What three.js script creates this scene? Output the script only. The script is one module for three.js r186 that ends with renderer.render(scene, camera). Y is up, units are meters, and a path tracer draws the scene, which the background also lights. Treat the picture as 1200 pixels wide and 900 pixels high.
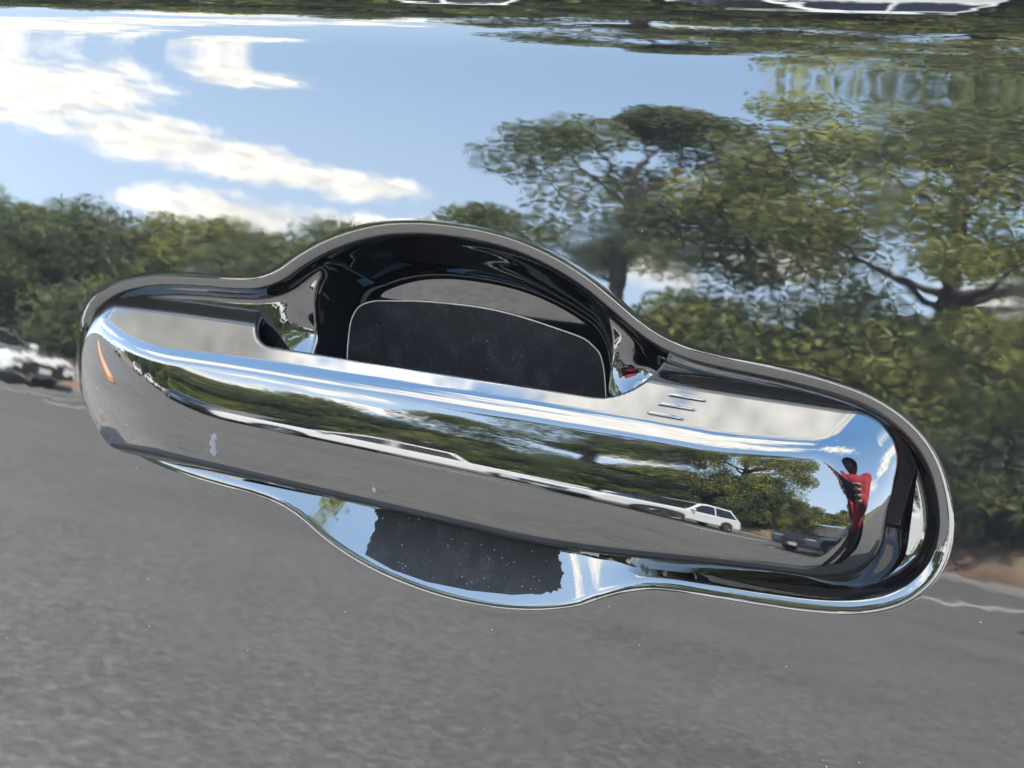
import * as THREE from 'three';
import { mergeGeometries } from 'three/addons/utils/BufferGeometryUtils.js';
import { RoundedBoxGeometry } from 'three/addons/geometries/RoundedBoxGeometry.js';
import { createNoise3D } from 'simplex-noise';

// ---------------------------------------------------------------- camera, exposure
// World: x along the car towards the right of the picture, y up, z out of the door; the handle is the origin.
const scene = new THREE.Scene();
const renderer = new THREE.WebGLRenderer();
renderer.toneMapping = THREE.LinearToneMapping;
renderer.toneMappingExposure = 10;
renderer.shadowMap.enabled = true;
const GROUND = -0.95;
const R = Math.PI / 180;
const PITCH = 17.7 * R, YAW = 29.7 * R, DIST = 0.36;
const look = new THREE.Vector3(-Math.sin(YAW) * Math.cos(PITCH), -Math.sin(PITCH), -Math.cos(YAW) * Math.cos(PITCH));
const camera = new THREE.PerspectiveCamera(2 * Math.atan(450 / 1600) / R, 4 / 3, 0.01, 2000);
camera.position.copy(look).multiplyScalar(-DIST);
camera.lookAt(0, 0, 0);
camera.focus = 0.345; camera.userData.fStop = 34;   // focused on the handle, so what the panel mirrors is a little soft
scene.add(camera);

// ---------------------------------------------------------------- small maths
let seedState = 7;
const rnd = () => { seedState = (seedState + 0x6d2b79f5) | 0; let t = Math.imul(seedState ^ (seedState >>> 15), 1 | seedState); t = (t + Math.imul(t ^ (t >>> 7), 61 | t)) ^ t; return ((t ^ (t >>> 14)) >>> 0) / 4294967296; };
const reseed = (s) => { seedState = s; };
const rr = (a, b) => a + (b - a) * rnd();
const n3 = createNoise3D(() => rnd());
const fbm = (x, y, z, o = 4) => { let s = 0, a = 0.5; for (let i = 0; i < o; i++) { s += a * n3(x, y, z); x = x * 2.03 + 7.1; y = y * 2.03 - 3.3; z = z * 2.03 + 1.7; a *= 0.5; } return s; };
const clamp = (x, a = 0, b = 1) => Math.min(b, Math.max(a, x));
const ss = (a, b, x) => { const t = clamp((x - a) / (b - a)); return t * t * (3 - 2 * t); };
const lerp = (a, b, t) => a + (b - a) * t;
const smin = (a, b, k) => { const h = clamp(0.5 + 0.5 * (b - a) / k); return lerp(b, a, h) - k * h * (1 - h); };
const smax = (a, b, k) => -smin(-a, -b, k);
const rmax = (a, b, r) => { const x = Math.max(a + r, 0), y = Math.max(b + r, 0); return Math.hypot(x, y) - r + Math.min(Math.max(a + r, b + r), 0); };
function pchip(K) {   // monotone cubic through [x, y] pairs
  const X = K.map((k) => k[0]), Y = K.map((k) => k[1]), n = X.length, h = [], s = [], m = new Array(n).fill(0);
  for (let i = 0; i < n - 1; i++) { h[i] = X[i + 1] - X[i]; s[i] = (Y[i + 1] - Y[i]) / h[i]; }
  for (let i = 1; i < n - 1; i++) if (s[i - 1] * s[i] > 0) { const a = 2 * h[i] + h[i - 1], b = h[i] + 2 * h[i - 1]; m[i] = (a + b) / (a / s[i - 1] + b / s[i]); }
  m[0] = s[0]; m[n - 1] = s[n - 2];
  return (x) => {
    let i = 0; while (i < n - 2 && x > X[i + 1]) i++;
    const t = (x - X[i]) / h[i], t2 = t * t, t3 = t2 * t;
    return (2 * t3 - 3 * t2 + 1) * Y[i] + (t3 - 2 * t2 + t) * h[i] * m[i] + (3 * t2 - 2 * t3) * Y[i + 1] + (t3 - t2) * h[i] * m[i + 1];
  };
}

// ---------------------------------------------------------------- sky and sun
const dirOf = (az, el) => new THREE.Vector3(Math.sin(az * R) * Math.cos(el * R), Math.sin(el * R), Math.cos(az * R) * Math.cos(el * R));
{
  const W = 3072, H = 1536, data = new Float32Array(W * H * 4);
  // clouds: [azimuth from +z towards +x, elevation, half width, half height, tilt, density]
  const clouds = [
    [-50.5, 15.4, 4.9, 3.5, 0, 1.15], [-56, 14, 6, 3.2, 0, 1.1], [-64, 13, 6, 4, 0, 1], [-45.6, 13.3, 3.6, 2.0, -4, 1.1], [-41.6, 12.9, 3.7, 1.5, 0, 1.05], [-37.8, 12.8, 3.4, 1.1, 3, 0.95], [-35.3, 13.2, 1.7, 0.6, 6, 0.7],
    [-43.9, 19.6, 3.0, 1.7, 6, 0.95], [-48, 18.6, 2.2, 1.2, 0, 0.6],
    [-41.5, 9.4, 4.5, 1.5, 4, 1.1], [-36, 10.2, 4.5, 0.9, 3, 1.0], [-31.5, 11.4, 3, 0.5, 6, 0.7],
    [-19, 13.4, 3.4, 1.8, 0, 1.1], [-23.5, 11.2, 3, 1.5, 0, 0.9], [-9, 13, 3, 1.5, 0, 0.9],
    [22, 16, 7, 2.5, 5, 0.8], [50, 22, 14, 5, -6, 0.9], [80, 30, 16, 7, 10, 1], [110, 20, 18, 5, 0, 1], [150, 30, 20, 8, 0, 1], [190, 22, 20, 6, 0, 1], [235, 28, 16, 7, 0, 1], [262, 20, 12, 5, 0, 1], [-80, 26, 9, 5, 20, 0.8],
    [-34, 48, 15, 9, 20, 1.3], [-54, 35, 11, 4.5, 20, 1.2], [-41, 40, 7, 3, 10, 1.1], [-48, 60, 12, 9, 30, 1.2], [-111, 68, 12, 9, 0, 1.1, 0.66], [-95, 78, 12, 8, 0, 1, 0.7], [-98, 47, 11, 4.5, 0, 1.3, 0.27], [20, 55, 20, 6, -10, 0.85], [130, 60, 40, 10, 0, 0.9], [220, 58, 40, 10, 0, 0.9],  // dimmed clouds added to give the handle top its mirrored grey and off-white
  ].map((c) => ({ d: dirOf(c[0], c[1]), e: dirOf(c[0] + 90, 0), n: null, c }));
  for (const k of clouds) k.n = new THREE.Vector3().crossVectors(k.d, k.e).multiplyScalar(k.d.y > 0 ? -1 : 1).normalize();
  for (const k of clouds) if (k.n.y < 0) k.n.negate();
  for (let y = 0; y < H; y++) {
    const el = ((y + 0.5) / H - 0.5) * Math.PI, sy = Math.sin(el), cy = Math.cos(el);
    for (let x = 0; x < W; x++) {
      const i = (y * W + x) * 4, a = ((x + 0.5) / W - 0.5) * 2 * Math.PI, dx = Math.cos(a) * cy, dz = Math.sin(a) * cy;
      const h = Math.max(0, sy), t = Math.pow(1 - h, 1.6);
      let r = lerp(0.15, 0.72, t), g = lerp(0.33, 0.90, t), b = lerp(0.64, 1.10, t);
      if (sy > 0.02) {
        let m = -1, glow = 0, weight = 1e-6;
        for (const k of clouds) {
          const f = dx * k.d.x + sy * k.d.y + dz * k.d.z;
          if (f < 0.6) continue;
          let p = (dx * k.e.x + sy * k.e.y + dz * k.e.z) / f / R, q = (dx * k.n.x + sy * k.n.y + dz * k.n.z) / f / R;
          const c = Math.cos(k.c[4] * R), s = Math.sin(k.c[4] * R), u = (p * c + q * s) / k.c[2], v = (q * c - p * s) / k.c[3];
          const e = k.c[5] * (1 - (u * u + v * v) * 0.72);
          if (e > -0.8) { m = smax(m, e, 0.25); const s2 = Math.exp(e * 5); glow += s2 * (k.c[6] ?? 1); weight += s2; }
        }
        if (m > -0.4) {
          const sc = 9, no = fbm(dx * sc, sy * sc * 2.2, dz * sc, 6), fine = fbm(dx * 30, sy * 60, dz * 30, 4);
          const dens = ss(0.14, 0.92, m + no * 0.6 + fine * 0.3);
          const lit = (0.98 + 0.34 * fine + 0.2 * no) * (glow / weight);
          const al = dens;
          r = lerp(r, 1.16 * lit, al); g = lerp(g, 1.13 * lit, al); b = lerp(b, 1.05 * lit, al);
        }
      }
      data[i] = r; data[i + 1] = g; data[i + 2] = b; data[i + 3] = 1;
    }
  }
  const tex = new THREE.DataTexture(data, W, H, THREE.RGBAFormat, THREE.FloatType);
  tex.mapping = THREE.EquirectangularReflectionMapping;
  tex.magFilter = THREE.LinearFilter; tex.minFilter = THREE.LinearFilter; tex.wrapS = THREE.RepeatWrapping;
  tex.needsUpdate = true;
  scene.background = tex; scene.environment = tex;
}
const sun = new THREE.DirectionalLight(new THREE.Color(1, 0.95, 0.87), 4);
sun.position.copy(dirOf(150, 52)).multiplyScalar(40);
sun.castShadow = true; sun.shadow.mapSize.set(4096, 4096);
Object.assign(sun.shadow.camera, { left: -40, right: 40, top: 40, bottom: -40, near: 1, far: 120 });
scene.add(sun, sun.target);

// ---------------------------------------------------------------- naming
const taken = {};
function numbered(name) { taken[name] = (taken[name] ?? -1) + 1; return taken[name] ? name + '_' + String(taken[name]).padStart(3, '0') : name; }
function tag(o, label, category, group, kind) { if (label) o.userData.label = label; if (category) o.userData.category = category; if (group) o.userData.group = group; if (kind) o.userData.kind = kind; return o; }
function thing(name, label, category, group) { const o = new THREE.Group(); o.name = numbered(name); scene.add(o); return tag(o, label, category, group); }
function part(name, geometry, material, parent) { const m = new THREE.Mesh(geometry, material); m.name = name; m.castShadow = m.receiveShadow = true; parent.add(m); return m; }
function struct(name, geometry, material) { const m = part(numbered(name), geometry, material, scene); m.userData.kind = 'structure'; return m; }
const std = (color, roughness = 0.7, extra = {}) => new THREE.MeshPhysicalMaterial({ color: new THREE.Color().setRGB(...color), roughness, ...extra });

// ---------------------------------------------------------------- textures
function noiseTexture(n, fill, channels = 4, type = THREE.FloatType) {
  const data = type === THREE.FloatType ? new Float32Array(n * n * channels) : new Uint8Array(n * n * channels);
  for (let y = 0; y < n; y++) for (let x = 0; x < n; x++) fill(data, (y * n + x) * channels, x, y);
  const t = new THREE.DataTexture(data, n, n, channels === 4 ? THREE.RGBAFormat : THREE.RedFormat, type);
  t.wrapS = t.wrapT = THREE.RepeatWrapping; t.magFilter = THREE.LinearFilter; t.minFilter = THREE.LinearFilter; t.needsUpdate = true;
  return t;
}
// periodic fbm through a torus of waves: lattice noise with wrapped cells
function periodic(n, cells, octaves, seed) {
  const out = new Float32Array(n * n); let amp = 1, total = 0;
  for (let o = 0, c = cells; o < octaves; o++, c *= 2) {
    reseed(seed + o * 101); const lat = new Float32Array(c * c); for (let i = 0; i < lat.length; i++) lat[i] = rnd() * 2 - 1;
    for (let y = 0; y < n; y++) {
      const fy = y / n * c, y0 = Math.floor(fy), ty = fy - y0, wy = ty * ty * ty * (ty * (ty * 6 - 15) + 10), ya = (y0 % c) * c, yb = ((y0 + 1) % c) * c;
      for (let x = 0; x < n; x++) {
        const fx = x / n * c, x0 = Math.floor(fx), tx = fx - x0, wx = tx * tx * tx * (tx * (tx * 6 - 15) + 10), xa = x0 % c, xb = (x0 + 1) % c;
        out[y * n + x] += amp * lerp(lerp(lat[ya + xa], lat[ya + xb], wx), lerp(lat[yb + xa], lat[yb + xb], wx), wy);
      }
    }
    total += amp; amp *= 0.5;
  }
  return out.map((v) => v / total);
}
// orange peel of the clear coat: cells of some 4 to 9 mm over a tile of 0.24 m
const peel = (() => {
  reseed(11); const n = 1024, h = new Float32Array(n * n), waves = [];
  for (let i = 0; i < 70; i++) { const k = 26 + 80 * Math.pow(rnd(), 1.5), a = rnd() * 2 * Math.PI, kx = Math.round(k * Math.cos(a) * 0.8), ky = Math.round(k * Math.sin(a)); waves.push([kx, ky, rnd() * 6.283, Math.pow(40 / Math.hypot(kx, ky, 4), 1.6)]); }
  for (const [kx, ky, ph, am] of waves) {
    const cx = new Float32Array(n), sx = new Float32Array(n); for (let x = 0; x < n; x++) { cx[x] = Math.cos(2 * Math.PI * kx * x / n + ph); sx[x] = Math.sin(2 * Math.PI * kx * x / n + ph); }
    for (let y = 0; y < n; y++) { const c = am * Math.cos(2 * Math.PI * ky * y / n), q = am * Math.sin(2 * Math.PI * ky * y / n); for (let x = 0; x < n; x++) h[y * n + x] += c * cx[x] - q * sx[x]; }
  }
  return noiseTexture(n, (d, i, x, y) => { d[i] = d[i + 1] = d[i + 2] = 0.5 + 0.03 * h[y * n + x]; d[i + 3] = 1; });
})();
peel.repeat.set(1 / 0.24, 1 / 0.24);

// ---------------------------------------------------------------- materials of the car
const smudgeA = periodic(512, 6, 6, 81), smudgeB = periodic(512, 90, 2, 82);
const smudge = noiseTexture(512, (d, i, x, y) => { const k = y * 512 + x; d[i] = d[i + 1] = d[i + 2] = clamp(0.18 + 0.9 * Math.max(0, smudgeA[k]) + 0.5 * Math.max(0, smudgeB[k] - 0.3)); d[i + 3] = 1; });
smudge.repeat.set(1 / 0.11, 1 / 0.11);
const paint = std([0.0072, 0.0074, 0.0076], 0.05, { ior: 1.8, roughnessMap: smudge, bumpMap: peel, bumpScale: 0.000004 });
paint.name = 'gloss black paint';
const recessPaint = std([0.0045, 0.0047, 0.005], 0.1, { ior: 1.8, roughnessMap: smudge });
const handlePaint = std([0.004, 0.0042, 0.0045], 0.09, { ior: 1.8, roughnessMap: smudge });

// ---------------------------------------------------------------- the door: local axes u (along the car), v (up the panel), w (out), in millimetres
const TILT = 12.5 * R;
const gamma = pchip([[-600, -15], [-400, -13], [-260, -9], [-160, -5.9], [-100, -3.8], [-25, -1.25], [40, 0.8], [70, 3.0], [80, 4.4], [85, 3.8], [90, -0.4], [95, -6.6], [99, -10.6], [103, -12.2], [108, -8], [120, -1], [160, 4], [400, 10]]);
const V0 = -600, VS = 0.5, VN = 2001, panelTable = new Float64Array(VN);
for (let i = 1; i < VN; i++) panelTable[i] = panelTable[i - 1] - Math.tan(gamma(V0 + (i - 0.5) * VS) * R) * VS;
{ const z = panelTable[Math.round(-V0 / VS)]; for (let i = 0; i < VN; i++) panelTable[i] -= z; }
const panelW = (v) => { const f = clamp((v - V0) / VS, 0, VN - 1.001), i = Math.floor(f); return lerp(panelTable[i], panelTable[i + 1], f - i); };

// the edge of the hand recess
const outlinePoints = [[-157.8, -8.1], [-156.9, -2.5], [-153.4, 3.4], [-146.5, 8.3], [-137.2, 11.8], [-126.8, 14.0], [-111.5, 15.5], [-98.2, 16.3], [-88.7, 17.6], [-81.1, 20.7], [-74.0, 25.7], [-65.5, 30.7], [-55.7, 34.8], [-45.9, 37.5], [-34.8, 39.0], [-23.9, 39.3], [-13.1, 38.8], [-2.5, 37.2], [8.1, 34.2], [18.0, 30.1], [26.4, 25.4], [34.1, 20.8], [40.3, 17.9], [47.5, 16.0], [55.4, 15.1], [64.2, 14.6], [74.9, 13.9], [85.4, 12.6], [93.7, 10.7], [101.0, 7.5], [106.4, 3.5], [110.6, -1.7], [113.4, -8.0], [115.0, -14.5], [115.1, -20.4], [113.5, -26.2], [109.9, -31.6], [105.1, -35.5], [99.5, -38.1], [92.7, -39.9], [84.6, -41.2], [74.1, -42.2], [63.2, -43.0], [52.0, -43.9], [45.2, -45.0], [39.5, -46.9], [32.7, -50.3], [25.8, -54.2], [17.3, -57.3], [7.3, -59.7], [-3.2, -61.0], [-14.1, -61.4], [-25.4, -60.8], [-37.1, -59.2], [-47.7, -56.6], [-57.2, -53.0], [-65.3, -49.0], [-73.4, -46.4], [-83.2, -45.3], [-94.7, -45.0], [-108.3, -44.4], [-122.4, -42.9], [-133.4, -40.7], [-141.3, -38.0], [-147.9, -34.2], [-153.0, -28.5], [-156.6, -19.7]];
const outlineCurve = new THREE.CatmullRomCurve3(outlinePoints.map((p) => new THREE.Vector3(p[0], p[1], 0)), true, 'centripetal');
const OUT = outlineCurve.getSpacedPoints(420).slice(0, 420).map((p) => [p.x, p.y]);
function insideDistance(u, v) {
  let best = 1e9, inside = false;
  for (let i = 0, j = OUT.length - 1; i < OUT.length; j = i++) {
    const a = OUT[j], b = OUT[i], ex = b[0] - a[0], ey = b[1] - a[1], px = u - a[0], py = v - a[1];
    const t = clamp((px * ex + py * ey) / (ex * ex + ey * ey)), qx = px - ex * t, qy = py - ey * t, q = qx * qx + qy * qy;
    if (q < best) best = q;
    if ((a[1] > v) !== (b[1] > v) && u < a[0] + (v - a[1]) / ey * ex) inside = !inside;
  }
  return (inside ? 1 : -1) * Math.sqrt(best);
}
// slope of the rolled edge against the distance in from it: a tight roll above and at the ends, a shallow dish along the bottom
const table = (keys) => { const f = pchip(keys), t = [0]; for (let i = 1; i <= 800; i++) t[i] = t[i - 1] + Math.tan(f((i - 0.5) * 0.05) * R) * 0.05; return (d) => { if (d <= 0) return 0; const x = Math.min(d / 0.05, 799.99), k = Math.floor(x); return lerp(t[k], t[k + 1], x - k); }; };
const upperLip = table([[-1, 0], [0, 0], [1.5, 6], [2.2, 17], [2.7, 23], [3.8, 29], [4.4, 50], [5.2, 62], [6.4, 50], [7.8, 14], [9, 0], [60, 0]]);
const lowerLip = table([[-1, 0], [0, 0], [1.5, 6], [2.2, 13], [3.4, 20], [9, 19], [16, 17], [26, 9], [36, 0], [60, 0]]);
const lowerChannel = table([[-1, 0], [0, 0], [1.5, 6], [2.2, 14], [3.1, 20], [4.2, 37], [6, 37], [7.5, 12], [8.6, 0], [60, 0]]);
const EDGE = 1.5;
function recessW(u, v) {
  const d = insideDistance(u, v) + EDGE, base = panelW(v);
  if (d <= 0) return base;
  const low = ss(-24, -40, v);
  let w = base - lerp(upperLip(d), lerp(lowerChannel(d), lowerLip(d), 1 - ss(28, 64, u)), low);
  const s = smin(d - 5.5, smin(smin((u + 72) * 1.25, (25.5 - u) * 1.25, 10), (v + 39) * 1.25, 6), 9);
  if (s > 0) { const q = s * s / (s + 4), wall = 1 - Math.pow(1 - clamp(q / 8.5), 2.1); w -= wall * (11 + 0.26 * smax(34 - v, 0, 8)); }
  // the two small hollows beside the ends of the grip
  const e = ss(5, 10, d);
  w -= e * 3.0 * Math.exp(-((u + 73) ** 2 + (v - 4) ** 2) / 62);
  w -= e * 3.6 * Math.exp(-((u - 34) ** 2 + (v - 8) ** 2) / 34);
  return w;
}
const mm = 0.001;
const trimBlack = () => std([0.012, 0.012, 0.013], 0.6);
function heightMesh(us, vs, f, keep) {   // a smooth sheet over the grid us x vs, cut exactly where keep (a signed distance) is 0
  const nu = us.length, nv = vs.length, W = new Float64Array(nu * nv), D = keep ? new Float64Array(nu * nv) : null;
  for (let j = 0; j < nv; j++) for (let i = 0; i < nu; i++) { const k = j * nu + i; W[k] = f(us[i], vs[j]); if (D) D[k] = keep(us[i], vs[j]); }
  const P = [], N = [], UV = [], index = [], at = new Map();
  const h = 0.04;
  const vertex = (u, v, w) => {
    const nx = -(f(u + h, v) - f(u - h, v)) / (2 * h), ny = -(f(u, v + h) - f(u, v - h)) / (2 * h), l = 1 / Math.hypot(nx, ny, 1);
    P.push(u * mm, v * mm, w * mm); N.push(nx * l, ny * l, l); UV.push(u * mm, v * mm); return P.length / 3 - 1;
  };
  const corner = (k) => { if (!at.has(k)) { const i = k % nu, j = (k - i) / nu; at.set(k, vertex(us[i], vs[j], W[k])); } return at.get(k); };
  const cut = (a, b) => {
    const key = a < b ? a * 4e6 + b + 1e13 : b * 4e6 + a + 1e13;
    if (!at.has(key)) { const t = D[a] / (D[a] - D[b]), ia = a % nu, ja = (a - ia) / nu, ib = b % nu, jb = (b - ib) / nu, u = lerp(us[ia], us[ib], t), v = lerp(vs[ja], vs[jb], t); at.set(key, vertex(u, v, f(u, v))); }
    return at.get(key);
  };
  const tri = (a, b, c) => {
    if (!D) { index.push(corner(a), corner(b), corner(c)); return; }
    const t = [a, b, c], poly = [];
    for (let i = 0; i < 3; i++) { const p = t[i], q = t[(i + 1) % 3]; if (D[p] >= 0) poly.push(corner(p)); if ((D[p] >= 0) !== (D[q] >= 0)) poly.push(cut(p, q)); }
    for (let i = 2; i < poly.length; i++) index.push(poly[0], poly[i - 1], poly[i]);
  };
  for (let j = 0; j < nv - 1; j++) for (let i = 0; i < nu - 1; i++) { const a = j * nu + i, b = a + 1, c = a + nu, d = c + 1; tri(a, b, d); tri(a, d, c); }
  const g = new THREE.BufferGeometry();
  g.setAttribute('position', new THREE.Float32BufferAttribute(P, 3)); g.setAttribute('normal', new THREE.Float32BufferAttribute(N, 3)); g.setAttribute('uv', new THREE.Float32BufferAttribute(UV, 2)); g.setIndex(index);
  return g;
}
const range = (a, b, s) => { const n = Math.max(1, Math.round((b - a) / s)), o = []; for (let i = 0; i <= n; i++) o.push(a + (b - a) * i / n); return o; };

// surface nets on a signed distance; vertices are drawn onto the surface and take its gradient as normal
function sdfMesh(f, lo, hi, h, scale = mm, eps = 0.02) {
  const n = lo.map((a, k) => Math.ceil((hi[k] - a) / h) + 1), [nx, ny, nz] = n, F = new Float32Array(nx * ny * nz).fill(1e3);
  const B = 6;
  for (let k = 0; k < nz; k += B) for (let j = 0; j < ny; j += B) for (let i = 0; i < nx; i += B) {
    const c = f(lo[0] + (i + B / 2) * h, lo[1] + (j + B / 2) * h, lo[2] + (k + B / 2) * h);
    if (Math.abs(c) > B * h * 1.5) { for (let c2 = k; c2 < Math.min(k + B, nz); c2++) for (let b2 = j; b2 < Math.min(j + B, ny); b2++) F.fill(c, (c2 * ny + b2) * nx + i, (c2 * ny + b2) * nx + Math.min(i + B, nx)); continue; }
    for (let c2 = k; c2 < Math.min(k + B, nz); c2++) for (let b2 = j; b2 < Math.min(j + B, ny); b2++) for (let a2 = i; a2 < Math.min(i + B, nx); a2++) F[(c2 * ny + b2) * nx + a2] = f(lo[0] + a2 * h, lo[1] + b2 * h, lo[2] + c2 * h);
  }
  const P = [], N = [], UV = [], index = [], cell = new Int32Array(nx * ny * nz).fill(-1), sx = 1, sy = nx, sz = nx * ny;
  const edges = [[0, 1], [2, 3], [4, 5], [6, 7], [0, 2], [1, 3], [4, 6], [5, 7], [0, 4], [1, 5], [2, 6], [3, 7]];
  for (let k = 0; k < nz - 1; k++) for (let j = 0; j < ny - 1; j++) for (let i = 0; i < nx - 1; i++) {
    const o = k * sz + j * sy + i; let mask = 0; const c = [];
    for (let b = 0; b < 8; b++) { const v = F[o + (b & 1) * sx + (b >> 1 & 1) * sy + (b >> 2) * sz]; c[b] = v; if (v < 0) mask |= 1 << b; }
    if (mask === 0 || mask === 255) continue;
    let x = 0, y = 0, z = 0, m = 0;
    for (const [a, b] of edges) if ((c[a] < 0) !== (c[b] < 0)) { const t = c[a] / (c[a] - c[b]); x += (a & 1) + t * ((b & 1) - (a & 1)); y += (a >> 1 & 1) + t * ((b >> 1 & 1) - (a >> 1 & 1)); z += (a >> 2) + t * ((b >> 2) - (a >> 2)); m++; }
    let px = lo[0] + (i + x / m) * h, py = lo[1] + (j + y / m) * h, pz = lo[2] + (k + z / m) * h, gx, gy, gz;
    for (let it = 0; it < 4; it++) {
      gx = (f(px + eps, py, pz) - f(px - eps, py, pz)) / (2 * eps); gy = (f(px, py + eps, pz) - f(px, py - eps, pz)) / (2 * eps); gz = (f(px, py, pz + eps) - f(px, py, pz - eps)) / (2 * eps);
      const l2 = gx * gx + gy * gy + gz * gz || 1; if (it === 3) break;
      const s = clamp(f(px, py, pz) / l2, -h, h); px -= gx * s; py -= gy * s; pz -= gz * s;
    }
    const l = Math.hypot(gx, gy, gz) || 1;
    cell[o] = P.length / 3; P.push(px * scale, py * scale, pz * scale); N.push(gx / l, gy / l, gz / l); UV.push(px * scale, py * scale);
  }
  const quad = (a, b, c, d, flip) => { if (Math.min(a, b, c, d) < 0) return; if (flip) index.push(a, c, b, a, d, c); else index.push(a, b, c, a, c, d); };
  for (let k = 1; k < nz - 1; k++) for (let j = 1; j < ny - 1; j++) for (let i = 1; i < nx - 1; i++) {
    const o = k * sz + j * sy + i, s = F[o] < 0;
    if (s !== F[o + sx] < 0) quad(cell[o - sy - sz], cell[o - sz], cell[o], cell[o - sy], !s);
    if (s !== F[o + sy] < 0) quad(cell[o - sx - sz], cell[o - sx], cell[o], cell[o - sz], !s);
    if (s !== F[o + sz] < 0) quad(cell[o - sx - sy], cell[o - sy], cell[o], cell[o - sx], !s);
  }
  const g = new THREE.BufferGeometry();
  g.setAttribute('position', new THREE.Float32BufferAttribute(P, 3)); g.setAttribute('normal', new THREE.Float32BufferAttribute(N, 3)); g.setAttribute('uv', new THREE.Float32BufferAttribute(UV, 2)); g.setIndex(index);
  return g;
}

const door = thing('car', 'glossy black car whose door handle sits in a scooped recess', 'car');
door.rotation.x = -TILT;
{
  const U0 = -172, U1 = 128, VA = -72, VB = 50;
  const vOuterLow = range(-430, VA, 3), vIn = range(VA, VB, 0.45), vOuterHigh = [...range(VB, 82, 2), ...range(82, 112, 0.35).slice(1), ...range(112, 170, 2).slice(1)];
  const flat = (u, v) => panelW(v);
  const inner = heightMesh(range(U0, U1, 0.45), vIn, recessW, (u, v) => -insideDistance(u, v));
  const uWide = [-620, U0, U1, 420];
  const around = [
    heightMesh(uWide, vOuterLow, flat), heightMesh(uWide, vOuterHigh, flat), heightMesh([-620, U0], vIn, flat), heightMesh([U1, 420], vIn, flat),
  ];
  part('door_panel', mergeGeometries([inner, ...around]), paint, door);
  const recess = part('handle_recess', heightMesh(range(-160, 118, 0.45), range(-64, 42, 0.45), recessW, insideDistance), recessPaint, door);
}
// ---------------------------------------------------------------- the dusty film in the recess, with a plain dark patch below the grip
const filmEdge = [[-67.2, -12], [-67.4, -4.7], [-67.5, 2.3], [-66.8, 8.7], [-65, 12.4], [-61.6, 14.3], [-52.5, 15.6], [-44.5, 16.5], [-33.4, 17.1], [-22.1, 17.2], [-11, 16.3], [0.2, 14.5], [9.3, 12.6], [11.6, 11.2], [13.6, 9.4], [14.8, 6], [15.6, -1.4], [15.8, -12]];
const filmShape = [...filmEdge, [18.5, -30], [16.2, -39.5], [16.6, -43.4], [18.7, -47.4], [19.4, -51.3], [17, -53.4], [5.7, -56.5], [-7.5, -58.3], [-21.1, -58.9], [-32.6, -58], [-42.3, -55.7], [-41.7, -48.4], [-41.5, -44.5], [-45.4, -41.3], [-52, -30]];
function filmInside(u, v) {
  let best = 1e9, inside = false;
  for (let i = 0, j = filmShape.length - 1; i < filmShape.length; j = i++) {
    const a = filmShape[j], b = filmShape[i], ex = b[0] - a[0], ey = b[1] - a[1], px = u - a[0], py = v - a[1], t = clamp((px * ex + py * ey) / (ex * ex + ey * ey));
    best = Math.min(best, Math.hypot(px - ex * t, py - ey * t)); if ((a[1] > v) !== (b[1] > v) && u < a[0] + (v - a[1]) / ey * ex) inside = !inside;
  }
  const ragged = ss(-36, -42, v) * (1 - ss(-53, -56, v)) * (0.9 * fbm(u * 0.5, v * 0.55, 3, 2) + 0.7 * fbm(u * 1.6, v * 1.6, 8, 3));
  return (inside ? 1 : -1) * best + ragged * 1.3;
}
const filmDust = periodic(1024, 12, 7, 51), filmGrit = periodic(1024, 300, 1, 52), filmFine = periodic(1024, 180, 2, 53);
const filmTex = (() => {   // grey dust with grains, short scratches and dried drop rings
  const n = 1024, extra = new Float32Array(n * n);
  reseed(55);
  for (let k = 0; k < 46; k++) { let x = rnd() * n, y = rnd() * n, a = rnd() * 6.28; const len = rr(20, 130), b = rr(0.05, 0.16); for (let i = 0; i < len; i++) { a += rr(-0.06, 0.06); x += Math.cos(a); y += Math.sin(a); if (rnd() < 0.8) extra[((y | 0) & 1023) * n + ((x | 0) & 1023)] += b; } }
  for (let k = 0; k < 26; k++) { const x = rnd() * n, y = rnd() * n, r = rr(6, 20), b = rr(0.04, 0.1); for (let i = 0; i < 260; i++) { const a = i / 260 * 6.283, q = r * (1 + 0.15 * Math.sin(3 * a + k)); extra[(((y + q * Math.sin(a)) | 0) & 1023) * n + (((x + q * Math.cos(a)) | 0) & 1023)] += rnd() < 0.6 ? b * 0.5 : 0; } }
  return noiseTexture(n, (d, i, x, y) => { const k = y * n + x, v = clamp(0.034 + 0.022 * Math.max(0, filmDust[k] + 0.15) * (1 + 1.6 * filmFine[k]) + 0.03 * filmFine[k] * filmFine[k] + 0.5 * Math.max(0, filmGrit[k] - 0.8 + 0.2 * filmDust[k]) + extra[k]); d[i] = v; d[i + 1] = v; d[i + 2] = v * 1.02; d[i + 3] = 1; });
})();
filmTex.repeat.set(1 / 0.05, 1 / 0.05);
const filmMat = std([0.3, 0.295, 0.29], 0.5, { map: filmTex, specularIntensity: 0.12 }), paleEdgeMat = std([0.34, 0.3, 0.25], 0.95);
{
  const recess = door.getObjectByName('handle_recess');
  const film = (u, v) => recessW(u, v) + 0.12;
  part('film_and_dark_patch', heightMesh(range(-73, 22, 0.45), range(-60, 18, 0.45), film, filmInside), filmMat, recess);
  const line = new THREE.CatmullRomCurve3(filmEdge.map(([u, v]) => new THREE.Vector3(u * mm, v * mm, (recessW(u, v) + 0.22) * mm)), false, 'centripetal');
  part('film_edge', new THREE.TubeGeometry(line, 260, 0.00016, 6, false), paleEdgeMat, recess);  // pale tube colour holds both edge dust and the light the edge catches
}
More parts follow.
